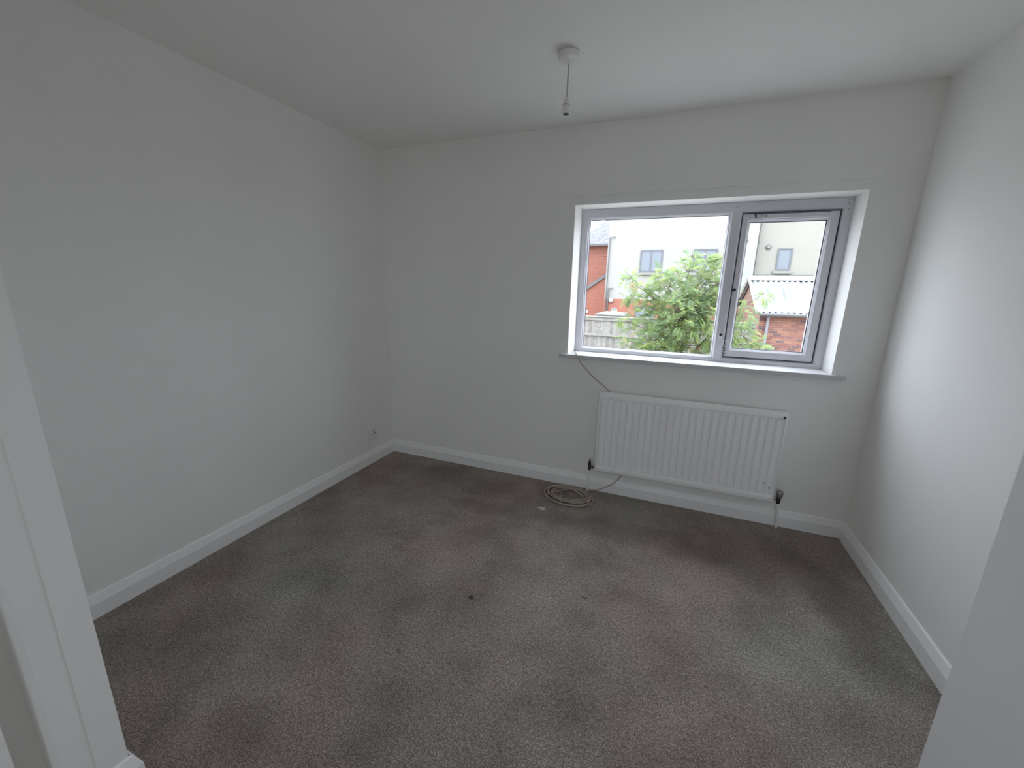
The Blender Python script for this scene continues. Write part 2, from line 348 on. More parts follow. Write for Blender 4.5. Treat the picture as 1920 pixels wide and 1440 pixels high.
# sill board
bm = bmesh.new(); add_box(bm, 1.536, 3.033, -0.004, 0.162, 0.952, 0.978)
bmesh.ops.delete(bm, geom=[], context='FACES') if False else None
add_box(bm, 1.468, 3.101, -0.028, 0.0, 0.952, 0.978, 0.004)
obj('window_sill', bm, m_sill, win)

# ------------------------------------------------------------------ radiator
RX0, RX1, RZ0, RZ1, RYF, RYB = 1.772, 2.858, 0.184, 0.748, -0.090, -0.045
rad = thing('radiator', 'white ribbed panel radiator on the wall under the window', 'radiator', (2.315, -0.065, 0.184))
NR = 25; bm = bmesh.new()
px0, px1, pz0, pz1 = RX0 + 0.018, RX1 - 0.018, RZ0 + 0.040, RZ1 - 0.036
pitch = (px1 - px0) / NR
prof = [(px0 - 0.004, 0.0)]
for k in range(NR):
    a = px0 + k * pitch
    prof += [(a + pitch * 0.01, -0.002), (a + pitch * 0.05, 0.0), (a + pitch * 0.10, -0.002), (a + pitch * 0.14, -0.020), (a + pitch * 0.20, -0.024), (a + pitch * 0.52, -0.024), (a + pitch * 0.92, -0.010)]
prof.append((px1 + 0.004, 0.0))
y0 = RYF + 0.024
lo = []; hi = []; lo2 = []; hi2 = []
for x, d in prof:
    lo2.append(bm.verts.new((x, y0, pz0 - 0.004))); lo.append(bm.verts.new((x, y0 + d, pz0 + 0.010 if d else pz0 - 0.002)))
    hi.append(bm.verts.new((x, y0 + d, pz1 - 0.010 if d else pz1 + 0.002))); hi2.append(bm.verts.new((x, y0, pz1 + 0.004)))
for k in range(len(prof) - 1):
    for a, b in ((lo2, lo), (lo, hi), (hi, hi2)): bm.faces.new((a[k], a[k + 1], b[k + 1], b[k]))
rp = obj('front_panel', bm, m_rad, rad)
bm = bmesh.new()     # rolled edge and body round the ribbed face
rect_ring(bm, (RX0, RX1, RZ0, RZ1), [(0.006, 0.006, 0.006, 0.006, RYB), (0, 0, 0, 0, RYB - 0.004), (0, 0, 0, 0, RYF + 0.008), (0.003, 0.003, 0.004, 0.004, RYF + 0.002), (0.012, 0.012, 0.010, 0.012, RYF), (0.014, 0.014, 0.030, 0.030, RYF), (0.0165, 0.0165, 0.038, 0.034, RYF + 0.0245)])
bm.faces.new([bm.verts.new(v) for v in ((RX0 + .006, RYB, RZ0 + .006), (RX1 - .006, RYB, RZ0 + .006), (RX1 - .006, RYB, RZ1 - .006), (RX0 + .006, RYB, RZ1 - .006))])
obj('casing', bm, m_rad, rad, True)
bm = bmesh.new(); add_box(bm, RX0 + 0.02, RX1 - 0.02, RYB - 0.002, RYB + 0.006, RZ0 + 0.004, RZ0 + 0.014, 0.001)
obj('bottom_seam', bm, m_rad, rad)
for x in (RX0 + 0.2, RX1 - 0.2): box('bracket', x - 0.02, x + 0.02, RYB - 0.002, -0.002, RZ0 + 0.06, RZ1 - 0.06, m_rad, rad)
bm = bmesh.new(); add_lathe(bm, [(0.007, 0), (0.007, 0.006), (0.004, 0.008), (0, 0.008)], (RX1 - 0.022, RYF + 0.002, RZ1 - 0.028), 10, 'Y'); obj('bleed_plug', bm, m_dark, rad)
for (x, z) in ((2.79, 0.30), (2.823, 0.275)): box('paint_chip', x - 0.002, x + 0.002, RYF - 0.0012, RYF + 0.001, z - 0.005, z + 0.005, m_dark, rp)
# lockshield valve, left
VX, VY, VZ = 1.737, -0.058, 0.198
bm = bmesh.new(); add_lathe(bm, [(0.010, -0.028), (0.011, -0.022), (0.0115, 0.004), (0.009, 0.010)], (VX, VY, VZ), 14)
add_lathe(bm, [(0.008, 0.0), (0.008, 0.012), (0.0105, 0.013), (0.0105, 0.026), (0.007, 0.027), (0.007, 0.038)], (VX, VY, VZ - 0.004), 14, 'X')
vl = obj('valve_body', bm, m_blackmetal, rad, True)
bm = bmesh.new(); add_lathe(bm, [(0.011, 0.010), (0.0115, 0.016), (0.009, 0.034), (0.004, 0.046), (0.003, 0.054), (0, 0.055)], (VX, VY, VZ), 12); obj('valve_spindle', bm, m_blackmetal, vl, True)
bm = bmesh.new(); add_lathe(bm, [(0.0112, 0.014), (0.0112, 0.024)], (VX, VY, VZ - 0.004), 6, 'X'); obj('union_nut', bm, m_bright, vl)
tube('supply_pipe', [(VX, VY, VZ - 0.024), (1.734, -0.050, 0.10), (1.730, -0.040, -0.004)], 0.0078, m_trim, rad, 12)
# wheelhead valve, right
VX = 2.888; VZ = 0.202
bm = bmesh.new(); add_lathe(bm, [(0.010, -0.030), (0.012, -0.022), (0.012, 0.010), (0.009, 0.016)], (VX, VY, VZ), 14)
add_lathe(bm, [(0.008, 0.0), (0.008, -0.014), (0.011, -0.015), (0.011, -0.026), (0.007, -0.027), (0.007, -0.036)], (VX, VY, VZ), 14, 'X')
vr = obj('valve_body', bm, m_blackmetal, rad, True)
bm = bmesh.new(); add_lathe(bm, [(0.010, 0.012), (0.0165, 0.015), (0.0175, 0.022), (0.0175, 0.046), (0.015, 0.051), (0, 0.052)], (VX + 0.002, VY, VZ), 18); obj('valve_head', bm, m_chrome, vr, True)
bm = bmesh.new(); add_lathe(bm, [(0.0118, -0.014), (0.0118, -0.026)], (VX, VY, VZ), 6, 'X'); obj('union_nut', bm, m_bright, vr)
tube('supply_pipe', [(VX, VY, VZ - 0.026), (2.897, -0.050, 0.10), (2.906, -0.042, -0.004)], 0.0078, m_trim, rad, 12)

# ------------------------------------------------------------------ ceiling pendant
CX, CY = 1.648, -0.785
pend = thing('ceiling_pendant', 'bare white pendant lampholder hanging from a round ceiling rose, no bulb', 'light', (CX, CY, 2.4))
bm = bmesh.new(); add_lathe(bm, [(0.047, 0.0), (0.047, -0.004), (0.045, -0.005), (0.045, -0.007), (0.047, -0.008), (0.0465, -0.020), (0.043, -0.029), (0.036, -0.032), (0.010, -0.033)], (CX, CY, 2.4), 36)
add_lathe(bm, [(0.0085, -0.030), (0.0075, -0.042), (0.004, -0.046)], (CX, CY, 2.4), 14); rose = obj('ceiling_rose', bm, m_plastic, pend, True)
bm = bmesh.new(); add_lathe(bm, [(0.0462, -0.0042), (0.0462, -0.0078)], (CX, CY, 2.4), 36); obj('rose_joint', bm, m_flex, rose)
tube('flex', [(CX, CY, 2.356), (CX - 0.001, CY, 2.28), (CX - 0.002, CY, 2.225)], 0.0034, m_flex, pend)
bm = bmesh.new(); lx, ly = CX - 0.002, CY
add_lathe(bm, [(0.004, 2.230), (0.009, 2.226), (0.014, 2.214), (0.0165, 2.204), (0.0165, 2.200), (0.0145, 2.199), (0.0145, 2.196)], (lx, ly, 0), 22)
lh = obj('lampholder', bm, m_plastic, pend, True)
bm = bmesh.new(); add_lathe(bm, [(0.0158, 2.1985), (0.0158, 2.1945)], (lx, ly, 0), 22); obj('shade_ring', bm, m_flex, lh, True)
bm = bmesh.new()
rings = [(0.0150, 2.196), (0.0165, 2.194), (0.0168, 2.168), (0.0168, 2.164), (0.0140, 2.164), (0.0140, 2.166)]
add_lathe(bm, rings, (lx, ly, 0), 22); obj('bulb_socket', bm, m_plastic, lh, True)
bm = bmesh.new(); add_lathe(bm, [(0.0140, 2.1645), (0.0138, 2.186), (0.0, 2.187)], (lx, ly, 0), 18); obj('socket_lining', bm, m_dark, lh)
bm = bmesh.new(); add_lathe(bm, [(0.0025, 0.0), (0.0025, -0.0015), (0.0, -0.002)], (CX + 0.05, CY + 0.03, 2.4), 8); sc = struct(obj('trim_3', bm, m_flex))

# ------------------------------------------------------------------ socket outlet on the left wall
so = thing('wall_socket', 'small white wall socket low on the left wall near the corner', 'socket', (0, -0.26, 0.235))
bm = bmesh.new(); add_box(bm, 0.0, 0.010, -0.306, -0.216, 0.184, 0.287, 0.003); obj('faceplate', bm, m_plastic, so, True)
bm = bmesh.new()
for (y, z, a, b) in ((-0.252, 0.262, .0035, .007), (-0.266, 0.240, .006, .003), (-0.238, 0.240, .006, .003)): add_box(bm, 0.0095, 0.0105, y - a, y + a, z - b, z + b)
obj('pin_slot', bm, m_dark, so)
bm = bmesh.new(); add_box(bm, 0.009, 0.014, -0.242, -0.228, 0.256, 0.276, 0.002); obj('rocker_switch', bm, m_plastic, so)
for y in (-0.296, -0.226):
    bm = bmesh.new(); add_lathe(bm, [(0.003, 0.0), (0.003, 0.0012), (0, 0.0015)], (0.0098, y, 0.236), 8, 'X'); obj('screw', bm, m_chrome, so)

# ------------------------------------------------------------------ aerial cable: sill, behind the radiator, coil on the carpet
rc = random.Random(3)
cab = thing('aerial_cable', 'tan aerial cable coiled on the carpet, running up behind the radiator to the sill', 'cable', (1.62, -0.19, 0))
run = [(1.556, 0.150, 0.990), (1.560, 0.10, 0.9825), (1.576, 0.02, 0.982), (1.592, -0.030, 0.9825), (1.606, -0.034, 0.955), (1.640, -0.018, 0.905), (1.715, -0.010, 0.83), (1.830, -0.014, 0.740), (1.905, -0.018, 0.60),
       (1.955, -0.020, 0.36), (1.965, -0.030, 0.20), (1.950, -0.034, 0.145), (1.915, -0.032, 0.095), (1.870, -0.032, 0.055), (1.815, -0.034, 0.022), (1.765, -0.038, 0.006)]
bm = bmesh.new(); pts = smooth_path(run, 7)
loops = 8; coil = []
for k in range(loops):
    cx = 1.625 + rc.uniform(-.022, .022); cy = -0.178 + rc.uniform(-.016, .016)
    rx = (0.172 - 0.080 * (k / loops)) * rc.uniform(.93, 1.03); ry = (0.128 - 0.062 * (k / loops)) * rc.uniform(.93, 1.05)
    if k == 0: cx, cy, rx, ry = 1.625, -0.180, 0.172, 0.138
    for s in range(10):
        a = 0.9 - 2 * math.pi * (s / 10)
        z = 0.005 + 0.0045 * rc.random() + 0.0028 * min(k, 5) * rc.uniform(.5, 1)
        coil.append((cx + rx * math.cos(a) - 0.12 * ry * math.sin(a), cy + ry * math.sin(a), z))
tail = [(1.50, -0.245, 0.03), (1.505, -0.30, 0.012), (1.522, -0.345, 0.006), (1.516, -0.385, 0.005), (1.511, -0.412, 0.006)]
allp = smooth_path([(1.80, -0.032, 0.016), (1.765, -0.038, 0.006), (1.745, -0.055, 0.006)] + coil[1:] + tail, 5)
add_tube(bm, pts[:-4] + allp[3:], 0.0033, 7); obj('cable_run', bm, m_cable, cab, True)
tube('cable_tie', smooth_path([(1.60, -0.115, 0.030), (1.575, -0.17, 0.028), (1.588, -0.23, 0.026), (1.60, -0.28, 0.030), (1.605, -0.318, 0.022), (1.600, -0.345, 0.006)], 5), 0.0030, m_cable, cab, 7)
bm = bmesh.new()
for k in range(6):
    a = math.radians(196 + k * 26); l = 0.022 + 0.016 * rc.random()
    add_tube(bm, smooth_path([(1.511, -0.412, 0.006), (1.511 + l * .5 * math.cos(a), -0.412 + l * .5 * math.sin(a), 0.011), (1.511 + l * math.cos(a), -0.412 + l * math.sin(a), 0.004)], 3), 0.0026, 5)
obj('frayed_end', bm, m_tie, cab)

# ================================================================== outside
GZ = -1.4
K = 0.63; KL = 1.0
def omat(name, c, *a, **k): return mat(name, tuple(v * K for v in c), *a, **k)
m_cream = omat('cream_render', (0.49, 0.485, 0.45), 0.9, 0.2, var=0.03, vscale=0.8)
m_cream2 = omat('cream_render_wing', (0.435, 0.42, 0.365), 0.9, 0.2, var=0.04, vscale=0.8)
m_pipe = omat('grey_pipe', (0.16, 0.16, 0.15), 0.5)
m_wframe = omat('grey_window_frame', (0.20, 0.205, 0.22), 0.5)
m_wglass = omat('building_window_glass', (0.31, 0.35, 0.39), 0.15, 0.5)  # pale sky reflection put into the base colour of opaque panes
m_stone = omat('pale_sill_stone', (0.36, 0.35, 0.31), 0.8)
m_slate = omat('roof_slate', (0.21, 0.21, 0.225), 0.8, var=0.25, vscale=6)
m_conc = mat('ground_paving', (0.30, 0.29, 0.265), 0.95, var=0.15, vscale=1.5)
m_corr = omat('corrugated_sheet', (0.52, 0.545, 0.55), 0.6, 0.4, var=0.10, vscale=4)
_t = m_corr.node_tree; _b = _t.nodes['Principled BSDF']; _n = N(_t, 'ShaderNodeTexNoise'); _n.inputs['Scale'].default_value = 1.0; _n.inputs['Detail'].default_value = 4
_mp = N(_t, 'ShaderNodeMapping'); _mp.inputs['Scale'].default_value = (9, 1.2, 1.2); _g = N(_t, 'ShaderNodeNewGeometry'); _t.links.new(_g.outputs['Position'], _mp.inputs[0]); _t.links.new(_mp.outputs[0], _n.inputs['Vector'])
_r = N(_t, 'ShaderNodeValToRGB'); _r.color_ramp.elements[0].position = 0.36; _r.color_ramp.elements[0].color = (0.135, 0.142, 0.142, 1); _r.color_ramp.elements[1].position = 0.56; _r.color_ramp.elements[1].color = (0.245, 0.252, 0.252, 1)
_t.links.new(_n.outputs['Fac'], _r.inputs[0]); _t.links.new(_r.outputs[0], _b.inputs['Base Color'])
m_gutter = omat('grey_gutter', (0.20, 0.20, 0.20), 0.5)
m_dpipe = omat('pale_downpipe', (0.36, 0.37, 0.40), 0.5)
m_white = omat('white_board', (0.55, 0.55, 0.53), 0.5)
m_wood = omat('weathered_fence', (0.39, 0.38, 0.345), 0.9, 0.2, var=0.22, vscale=9)
m_wood2 = omat('weathered_rail', (0.42, 0.41, 0.37), 0.9, 0.2, var=0.15, vscale=9)
m_bark = omat('tree_bark', (0.24, 0.20, 0.14), 0.9, var=0.2, vscale=30)
m_shed = omat('pale_felt_roof', (0.27, 0.27, 0.255), 0.9, var=0.08, vscale=4)
def brick_mat(name, c1, c2, mortar, sx):
    c1, c2, mortar = [tuple(v * K for v in c) for c in (c1, c2, mortar)]
    m = bpy.data.materials.new(name); m.use_nodes = True; t = m.node_tree; b = t.nodes['Principled BSDF']; b.inputs['Roughness'].default_value = 0.9
    g = N(t, 'ShaderNodeNewGeometry'); sp = N(t, 'ShaderNodeSeparateXYZ'); mp = N(t, 'ShaderNodeCombineXYZ')
    br = N(t, 'ShaderNodeTexBrick'); br.inputs['Color1'].default_value = (*c1, 1); br.inputs['Color2'].default_value = (*c2, 1); br.inputs['Mortar'].default_value = (*mortar, 1)
    br.inputs['Scale'].default_value = 1.0; br.inputs['Brick Width'].default_value = 0.225; br.inputs['Row Height'].default_value = 0.075; br.inputs['Mortar Size'].default_value = 0.006; br.inputs['Bias'].default_value = 0.0
    t.links.new(g.outputs['Position'], sp.inputs[0]); t.links.new(sp.outputs['X' if sx == 'x' else 'Y'], mp.inputs['X']); t.links.new(sp.outputs['Z'], mp.inputs['Y']); t.links.new(mp.outputs[0], br.inputs['Vector']); t.links.new(br.outputs['Color'], b.inputs['Base Color'])
    return m
m_redbrick = brick_mat('red_house_brick', (0.44, 0.155, 0.105), (0.38, 0.13, 0.09), (0.40, 0.27, 0.22), 'x')
m_basebrick = brick_mat('red_base_brick', (0.46, 0.165, 0.105), (0.42, 0.145, 0.095), (0.42, 0.26, 0.21), 'x')
m_mortar = omat('pale_mortar', (0.66, 0.54, 0.49), 0.95)
m_housebrick = brick_mat('house_brick', (0.36, 0.17, 0.12), (0.30, 0.13, 0.09), (0.42, 0.36, 0.32), 'x')
m_sidebrick = brick_mat('outbuilding_brick', (0.33, 0.17, 0.12), (0.25, 0.12, 0.09), (0.42, 0.36, 0.32), 'y')
BR = [omat('brick_clay', c, 0.9, 0.2, var=0.12, vscale=20) for c in ((0.42, 0.205, 0.16), (0.35, 0.17, 0.145), (0.47, 0.235, 0.165), (0.24, 0.15, 0.145), (0.53, 0.265, 0.175))]

# unseen rest of this room's house, put in to shade the facades opposite
bm = bmesh.new(); add_box(bm, -9, 13, -5.25, 0.28, 2.60, 5.2); add_box(bm, -9, -0.2, -5.25, 0.28, GZ, 2.60); add_box(bm, 3.5, 13, -5.25, 0.28, GZ, 2.60); add_box(bm, -0.2, 3.5, -5.25, 0.28, GZ, -0.2)
struct(obj('wall_exterior', bm, m_housebrick))
bm = bmesh.new(); rp_ = [(-5.6, 5.2), (0.6, 5.2), (-2.5, 8.4)]
a = [bm.verts.new((-9.2, y, z)) for y, z in rp_]; b = [bm.verts.new((13.2, y, z)) for y, z in rp_]
bm.faces.new(a); bm.faces.new(b[::-1])
for i in range(3): bm.faces.new((a[i], a[(i + 1) % 3], b[(i + 1) % 3], b[i]))
struct(obj('roof_exterior', bm, m_slate))
struct(box('ground', -40, 44, -40, 60, GZ - 0.2, GZ, m_conc))

# --- cream rendered building
cb = thing('rendered_building', 'cream rendered building with grey windows above a red brick base', 'building', (3, 18, GZ))
bm = bmesh.new(); add_box(bm, -1.09, 5.22, 18.0, 19.8, 1.0, 5.6); obj('wall', bm, m_cream, cb)
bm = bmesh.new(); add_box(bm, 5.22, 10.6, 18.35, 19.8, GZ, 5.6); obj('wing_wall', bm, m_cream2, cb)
bm = bmesh.new(); add_box(bm, -1.10, 5.22, 17.96, 19.8, GZ, 1.02); obj('brick_base', bm, m_basebrick, cb)
def bwindow(x0, x1, z0, z1, y, mull, sill=True):
    bm = bmesh.new(); add_box(bm, x0, x1, y - 0.03, y + 0.01, z0, z1)
    bm.free()
    bm = bmesh.new(); f = 0.065
    rr = rect_ring(bm, (x0, x1, z0, z1), [(0, 0, 0, 0, y + 0.01), (0, 0, 0, 0, y - 0.035), (f, f, f, f, y - 0.035), (f, f, f, f, y + 0.01)])
    for k in range(4): bm.faces.new((rr[-1][k], rr[-1][(k + 1) % 4], rr[0][(k + 1) % 4], rr[0][k]))
    if mull: add_box(bm, mull - 0.03, mull + 0.03, y - 0.035, y + 0.01, z0 + f, z1 - f)
    w = obj('window', bm, m_wframe, cb)
    if mull:
        box('pane', x0 + f, mull - 0.03, y - 0.02, y - 0.005, z0 + f, z1 - f, m_wglass, w); box('pane', mull + 0.03, x1 - f, y - 0.02, y - 0.005, z0 + f, z1 - f, m_wglass, w)
    else: box('pane', x0 + f, x1 - f, y - 0.02, y - 0.005, z0 + f, z1 - f, m_wglass, w)
    if sill: box('window_sill', x0 - 0.08, x1 + 0.08, y - 0.10, y, z0 - 0.12, z0 - 0.01, m_stone, cb)
bwindow(0.455, 1.46, 2.295, 3.295, 18.0, 0.95)
bwindow(2.76, 3.745, 2.30, 3.31, 18.0, 3.25)
bwindow(6.085, 6.63, 2.41, 3.33, 18.35, None)
bwindow(0.45, 1.35, 0.02, 0.73, 17.96, 0.9, False)
def bpipe(pts, r=0.035): tube('downpipe', pts, r, m_pipe, cb, 8)
bpipe([(-0.74, 17.93, 3.90), (-1.00, 17.93, 3.90), (-1.00, 17.93, 1.05), (-0.995, 17.90, GZ)], 0.028)
bpipe([(-0.70, 17.93, 1.53), (-0.90, 17.93, 1.53), (-0.90, 17.90, GZ)], 0.028)
bpipe([(5.27, 18.29, 5.6), (5.27, 18.29, 2.0)], 0.045)
for z in (3.6, 2.75, 4.3): box('pipe_clip', 5.21, 5.33, 18.23, 18.35, z - 0.03, z + 0.03, m_pipe, cb)
bm = bmesh.new(); add_lathe(bm, [(0.115, 0.0), (0.115, 0.03), (0.06, 0.05), (0, 0.05)], (5.71, 18.35, 3.385), 18, 'Y'); obj('wall_vent', bm, m_pipe, cb)
bm = bmesh.new(); add_lathe(bm, [(0.055, 0.04), (0.055, 0.06), (0, 0.06)], (5.71, 18.35, 3.385), 14, 'Y'); obj('vent_cowl', bm, m_stone, cb)
bm = bmesh.new(); add_lathe(bm, [(0.045, 0.0), (0.045, 0.04), (0, 0.04)], (4.82, 18.0, 3.61), 10, 'Y'); obj('overflow_outlet', bm, m_pipe, cb)
bm = bmesh.new(); bmesh.ops.create_uvsphere(bm, u_segments=14, v_segments=8, radius=0.12, matrix=Matrix.Translation((-0.74, 17.90, 0.95)) @ Matrix.Diagonal((1, 0.6, 0.9, 1))); obj('bulkhead_light', bm, m_white, cb, True)
box('service_vent', 0.18, 0.34, 17.93, 18.0, 1.09, 1.22, m_stone, cb)
box('flashing', 5.2, 9.5, 18.28, 18.35, 2.17, 2.23, m_pipe, cb)

# --- red brick house behind it, far left
rh = thing('brick_house', 'red brick house with a slate roof at the left edge of the window view', 'building', (-4, 21, GZ))
box('wall', -9.0, -0.9, 21.0, 27, GZ, 3.93, m_redbrick, rh)
bm = bmesh.new()     # hipped slate slope
v = [bm.verts.new(q) for q in ((-3.15, 20.8, 3.80), (-0.6, 20.8, 3.80), (-0.6, 24.0, 6.9), (0.2, 24.0, 6.9), (-3.15, 20.95, 3.72), (-0.6, 20.95, 3.72), (-0.6, 24.1, 6.7), (0.2, 24.1, 6.7))]
bm.free()
bm = bmesh.new()
def slab(bm, quad, th):
    n = (Vector(quad[1]) - Vector(quad[0])).cross(Vector(quad[-1]) - Vector(quad[0])).normalized() * th
    a = [bm.verts.new(q) for q in quad]; b = [bm.verts.new(Vector(q) - n) for q in quad]; k = len(quad)
    bm.faces.new(a); bm.faces.new(b[::-1])
    for i in range(k): bm.faces.new((a[i], b[i], b[(i + 1) % k], a[(i + 1) % k]))
slab(bm, [(-3.35, 20.75, 3.86), (-0.5, 20.75, 3.86), (-0.5, 23.2, 6.6), (-0.75, 23.2, 6.6)], 0.10)
roof = obj('roof', bm, m_slate, rh)
box('eaves_gutter', -3.4, -0.5, 20.66, 20.76, 3.80, 3.90, m_pipe, rh)
bm = bmesh.new(); q = [(-4.2, 0.17), (-1.05, 2.44), (-1.05, GZ), (-4.2, GZ)]
a = [bm.verts.new((x, 20.0, z)) for x, z in q]; b = [bm.verts.new((x, 20.95, z)) for x, z in q]
bm.faces.new(a); bm.faces.new(b[::-1])
for i in range(4): bm.faces.new((a[i], a[(i + 1) % 4], b[(i + 1) % 4], b[i]))
obj('porch_wall', bm, m_basebrick, rh)
bm = bmesh.new(); q = [(-4.2, 0.12), (-1.05, 2.38), (-1.05, 2.56), (-4.2, 0.30)]
a = [bm.verts.new((x, 19.92, z)) for x, z in q]; b = [bm.verts.new((x, 20.95, z)) for x, z in q]
bm.faces.new(a); bm.faces.new(b[::-1])
for i in range(4): bm.faces.new((a[i], a[(i + 1) % 4], b[(i + 1) % 4], b[i]))
obj('lean_to_roof', bm, m_wframe, rh)
box('sign_plate', -2.52, -2.23, 19.97, 20.0, 0.18, 0.35, m_white, rh)
tube('downpipe', [(-1.24, 19.93, 2.1), (-1.24, 19.93, GZ)], 0.04, m_pipe, rh)

# --- fence
fe = thing('timber_fence', 'weathered grey close-boarded timber fence behind the tree', 'fence', (1.5, 11, GZ))
bm = bmesh.new(); add_box(bm, -0.0475, 0.0475, -0.009, 0.009, 0, 1, 0.0); bmesh_boards = []
for q_, m in enumerate((m_wood, omat('weathered_fence', (0.33, 0.32, 0.29), 0.9, 0.2, var=0.2, vscale=9), omat('weathered_fence', (0.44, 0.43, 0.40), 0.9, 0.2, var=0.2, vscale=9))):
    me = bpy.data.meshes.new('board'); bm.to_mesh(me); me.materials.append(m); bmesh_boards.append(me)
bm.free()
x = -1.9; first = True
while x < 4.4:
    for (z0, z1) in ((-0.02, 0.46), (-1.35, -0.06)):
        o = bpy.data.objects.new('board', rc.choice(bmesh_boards)); scene.collection.objects.link(o); o.parent = fe
        tw = rc.uniform(0.02, 0.16); dz = rc.uniform(-.008, .008)
        o.location = Vector((x, 11.0 + rc.uniform(-.004, .004) + (0.02 if z0 < -0.1 else 0), z0 + dz)) - fe.location; o.scale = (1, 1, z1 - z0); o.rotation_euler = (0, 0, tw)
    x += 0.101
box('cap_rail', -1.95, 4.45, 10.95, 11.06, 0.44, 0.56, m_wood2, fe); box('cap_rail', -1.95, 4.45, 10.92, 11.08, 0.545, 0.575, m_wood2, fe)
box('rail', -1.95, 4.45, 10.955, 11.05, -0.075, 0.005, m_wood2, fe); box('gravel_board', -1.95, 4.45, 10.97, 11.05, GZ, -1.28, m_wood2, fe)
for x in (-1.6, 0.9, 2.7, 4.4): box('post', x - 0.05, x + 0.05, 11.06, 11.16, GZ, 0.54, m_wood, fe)

# --- low shed roof and small dish beyond the fence
sh = thing('shed', 'low pale shed roof just showing over the fence top', 'shed', (0, 13.6, GZ))
box('shed_wall', -0.55, 0.45, 13.05, 14.1, GZ, 0.52, m_wood2, sh)
bm = bmesh.new(); slab(bm, [(-0.60, 12.95, 0.545), (0.5, 12.95, 0.52), (0.5, 14.2, 0.57), (-0.38, 14.2, 0.60)], 0.05); obj('shed_roof', bm, m_shed, sh)
sd = thing('satellite_dish', 'small pale round dish on a short post above the shed roof', 'dish', (-0.14, 14.9, GZ))
bm = bmesh.new(); add_lathe(bm, [(0.0, 0.0), (0.07, 0.012), (0.125, 0.045), (0.13, 0.042), (0.075, 0.004), (0.0, -0.008)], (-0.14, 14.85, 0.60), 20, 'Y'); obj('reflector', bm, m_white, sd, True)
tube('dish_post', [(-0.14, 14.9, GZ), (-0.14, 14.88, 0.60)], 0.025, m_pipe, sd)

# --- brick outbuilding with corrugated roof
ob = thing('brick_outbuilding', 'red brick outbuilding with a white corrugated sheet roof', 'outbuilding', (7, 15, GZ))
OX0, OX1, OY0, OY1 = 4.80, 9.0, 12.5, 17.4; EZ, RZ = 0.80, 1.96
box('wall', OX0 + 0.012, OX1, OY0 + 0.012, OY1, GZ, EZ + 0.02, m_mortar, ob)
bm = bmesh.new(); mid = (OY0 + OY1) / 2
q = [(OY0 + .02, GZ), (OY0 + .02, EZ), (mid, RZ - 0.04), (OY1, EZ), (OY1, GZ)]
a = [bm.verts.new((OX0, y, z)) for y, z in q]; b = [bm.verts.new((OX0 + 0.2, y, z)) for y, z in q]
bm.faces.new(a[::-1]); bm.faces.new(b)
for i in range(5): bm.faces.new((a[i], a[(i + 1) % 5], b[(i + 1) % 5], b[i]))
obj('gable_wall', bm, m_sidebrick, ob)
bm = bmesh.new(); add_box(bm, -0.1075, 0.1075, -0.012, 0.012, -0.0325, 0.0325, 0.0); meshes = []
for m in BR:
    q = bpy.data.meshes.new('brick'); bm.to_mesh(q); q.materials.append(m); meshes.append(q)
bm.free()
row = 0; z = EZ - 0.055
while z > -0.75:
    nb = 0; x = OX0 + 0.1075 + (0.1125 if row % 2 else 0) - (0.1125 if row % 2 else 0)
    if row % 2:
        x = OX0 + 0.1075 + 0.1125; o = bpy.data.objects.new('brick', rc.choice(meshes)); scene.collection.objects.link(o); o.parent = ob; o.scale = (0.477, 1, 1)
        o.location = Vector((OX0 + 0.0513, OY0 + 0.018, z)) - ob.location
    while x < 7.55:
        o = bpy.data.objects.new('brick', rc.choices(meshes, (5, 4, 4, 2, 2))[0]); scene.collection.objects.link(o); o.parent = ob
        o.location = Vector((x, OY0 + 0.018 + rc.uniform(-.003, .002), z)) - ob.location
        x += 0.225
    row += 1; z -= 0.075
# corrugated slopes
def corrugated(y_e, z_e, y_r, z_r):
    bm = bmesh.new(); P = 0.166; ns = 6; x = OX0 - 0.12; cols = []
    d = Vector((0, y_r - y_e, z_r - z_e)); nrm = Vector((0, -d.z, d.y)).normalized()
    if nrm.z < 0: nrm = -nrm
    k = 0
    while x < OX1:
        h = 0.030 * math.cos(2 * math.pi * k / ns)
        cols.append([bm.verts.new(Vector((x, y_e, z_e)) + d * t + nrm * h) for t in (0, 0.5, 1)] + [bm.verts.new(Vector((x, y_e, z_e)) + d * t + nrm * (h - 0.012)) for t in (1, 0)])
        x += P / ns; k += 1
    for a, b in zip(cols, cols[1:]):
        for i in range(4): bm.faces.new((a[i], b[i], b[i + 1], a[i + 1]))
        bm.faces.new((a[4], b[4], b[0], a[0]))
    return bm
obj('roof_sheet', corrugated(OY0 - 0.22, EZ + 0.045, mid - 0.02, RZ), m_corr, ob, True)
obj('roof_sheet', corrugated(OY1 + 0.22, EZ + 0.045, mid + 0.02, RZ), m_corr, ob, True)
bm = bmesh.new(); slab(bm, [(OX0 - 0.14, mid - 0.27, RZ - 0.066), (OX1, mid - 0.27, RZ - 0.066), (OX1, mid, RZ + 0.10), (OX0 - 0.14, mid, RZ + 0.10)], 0.02)
slab(bm, [(OX0 - 0.14, mid + 0.27, RZ - 0.066), (OX1, mid + 0.27, RZ - 0.066), (OX1, mid, RZ + 0.10), (OX0 - 0.14, mid, RZ + 0.10)], 0.02); obj('ridge_cap', bm, m_corr, ob)
for sgn, ye in ((1, OY0 - 0.24), (-1, OY1 + 0.24)):
    bm = bmesh.new(); add_tube(bm, [(OX0 - 0.13, ye, EZ + 0.02), (OX0 - 0.13, mid, RZ + 0.03)], 0.05, 4); obj('bargeboard', bm, m_white, ob)
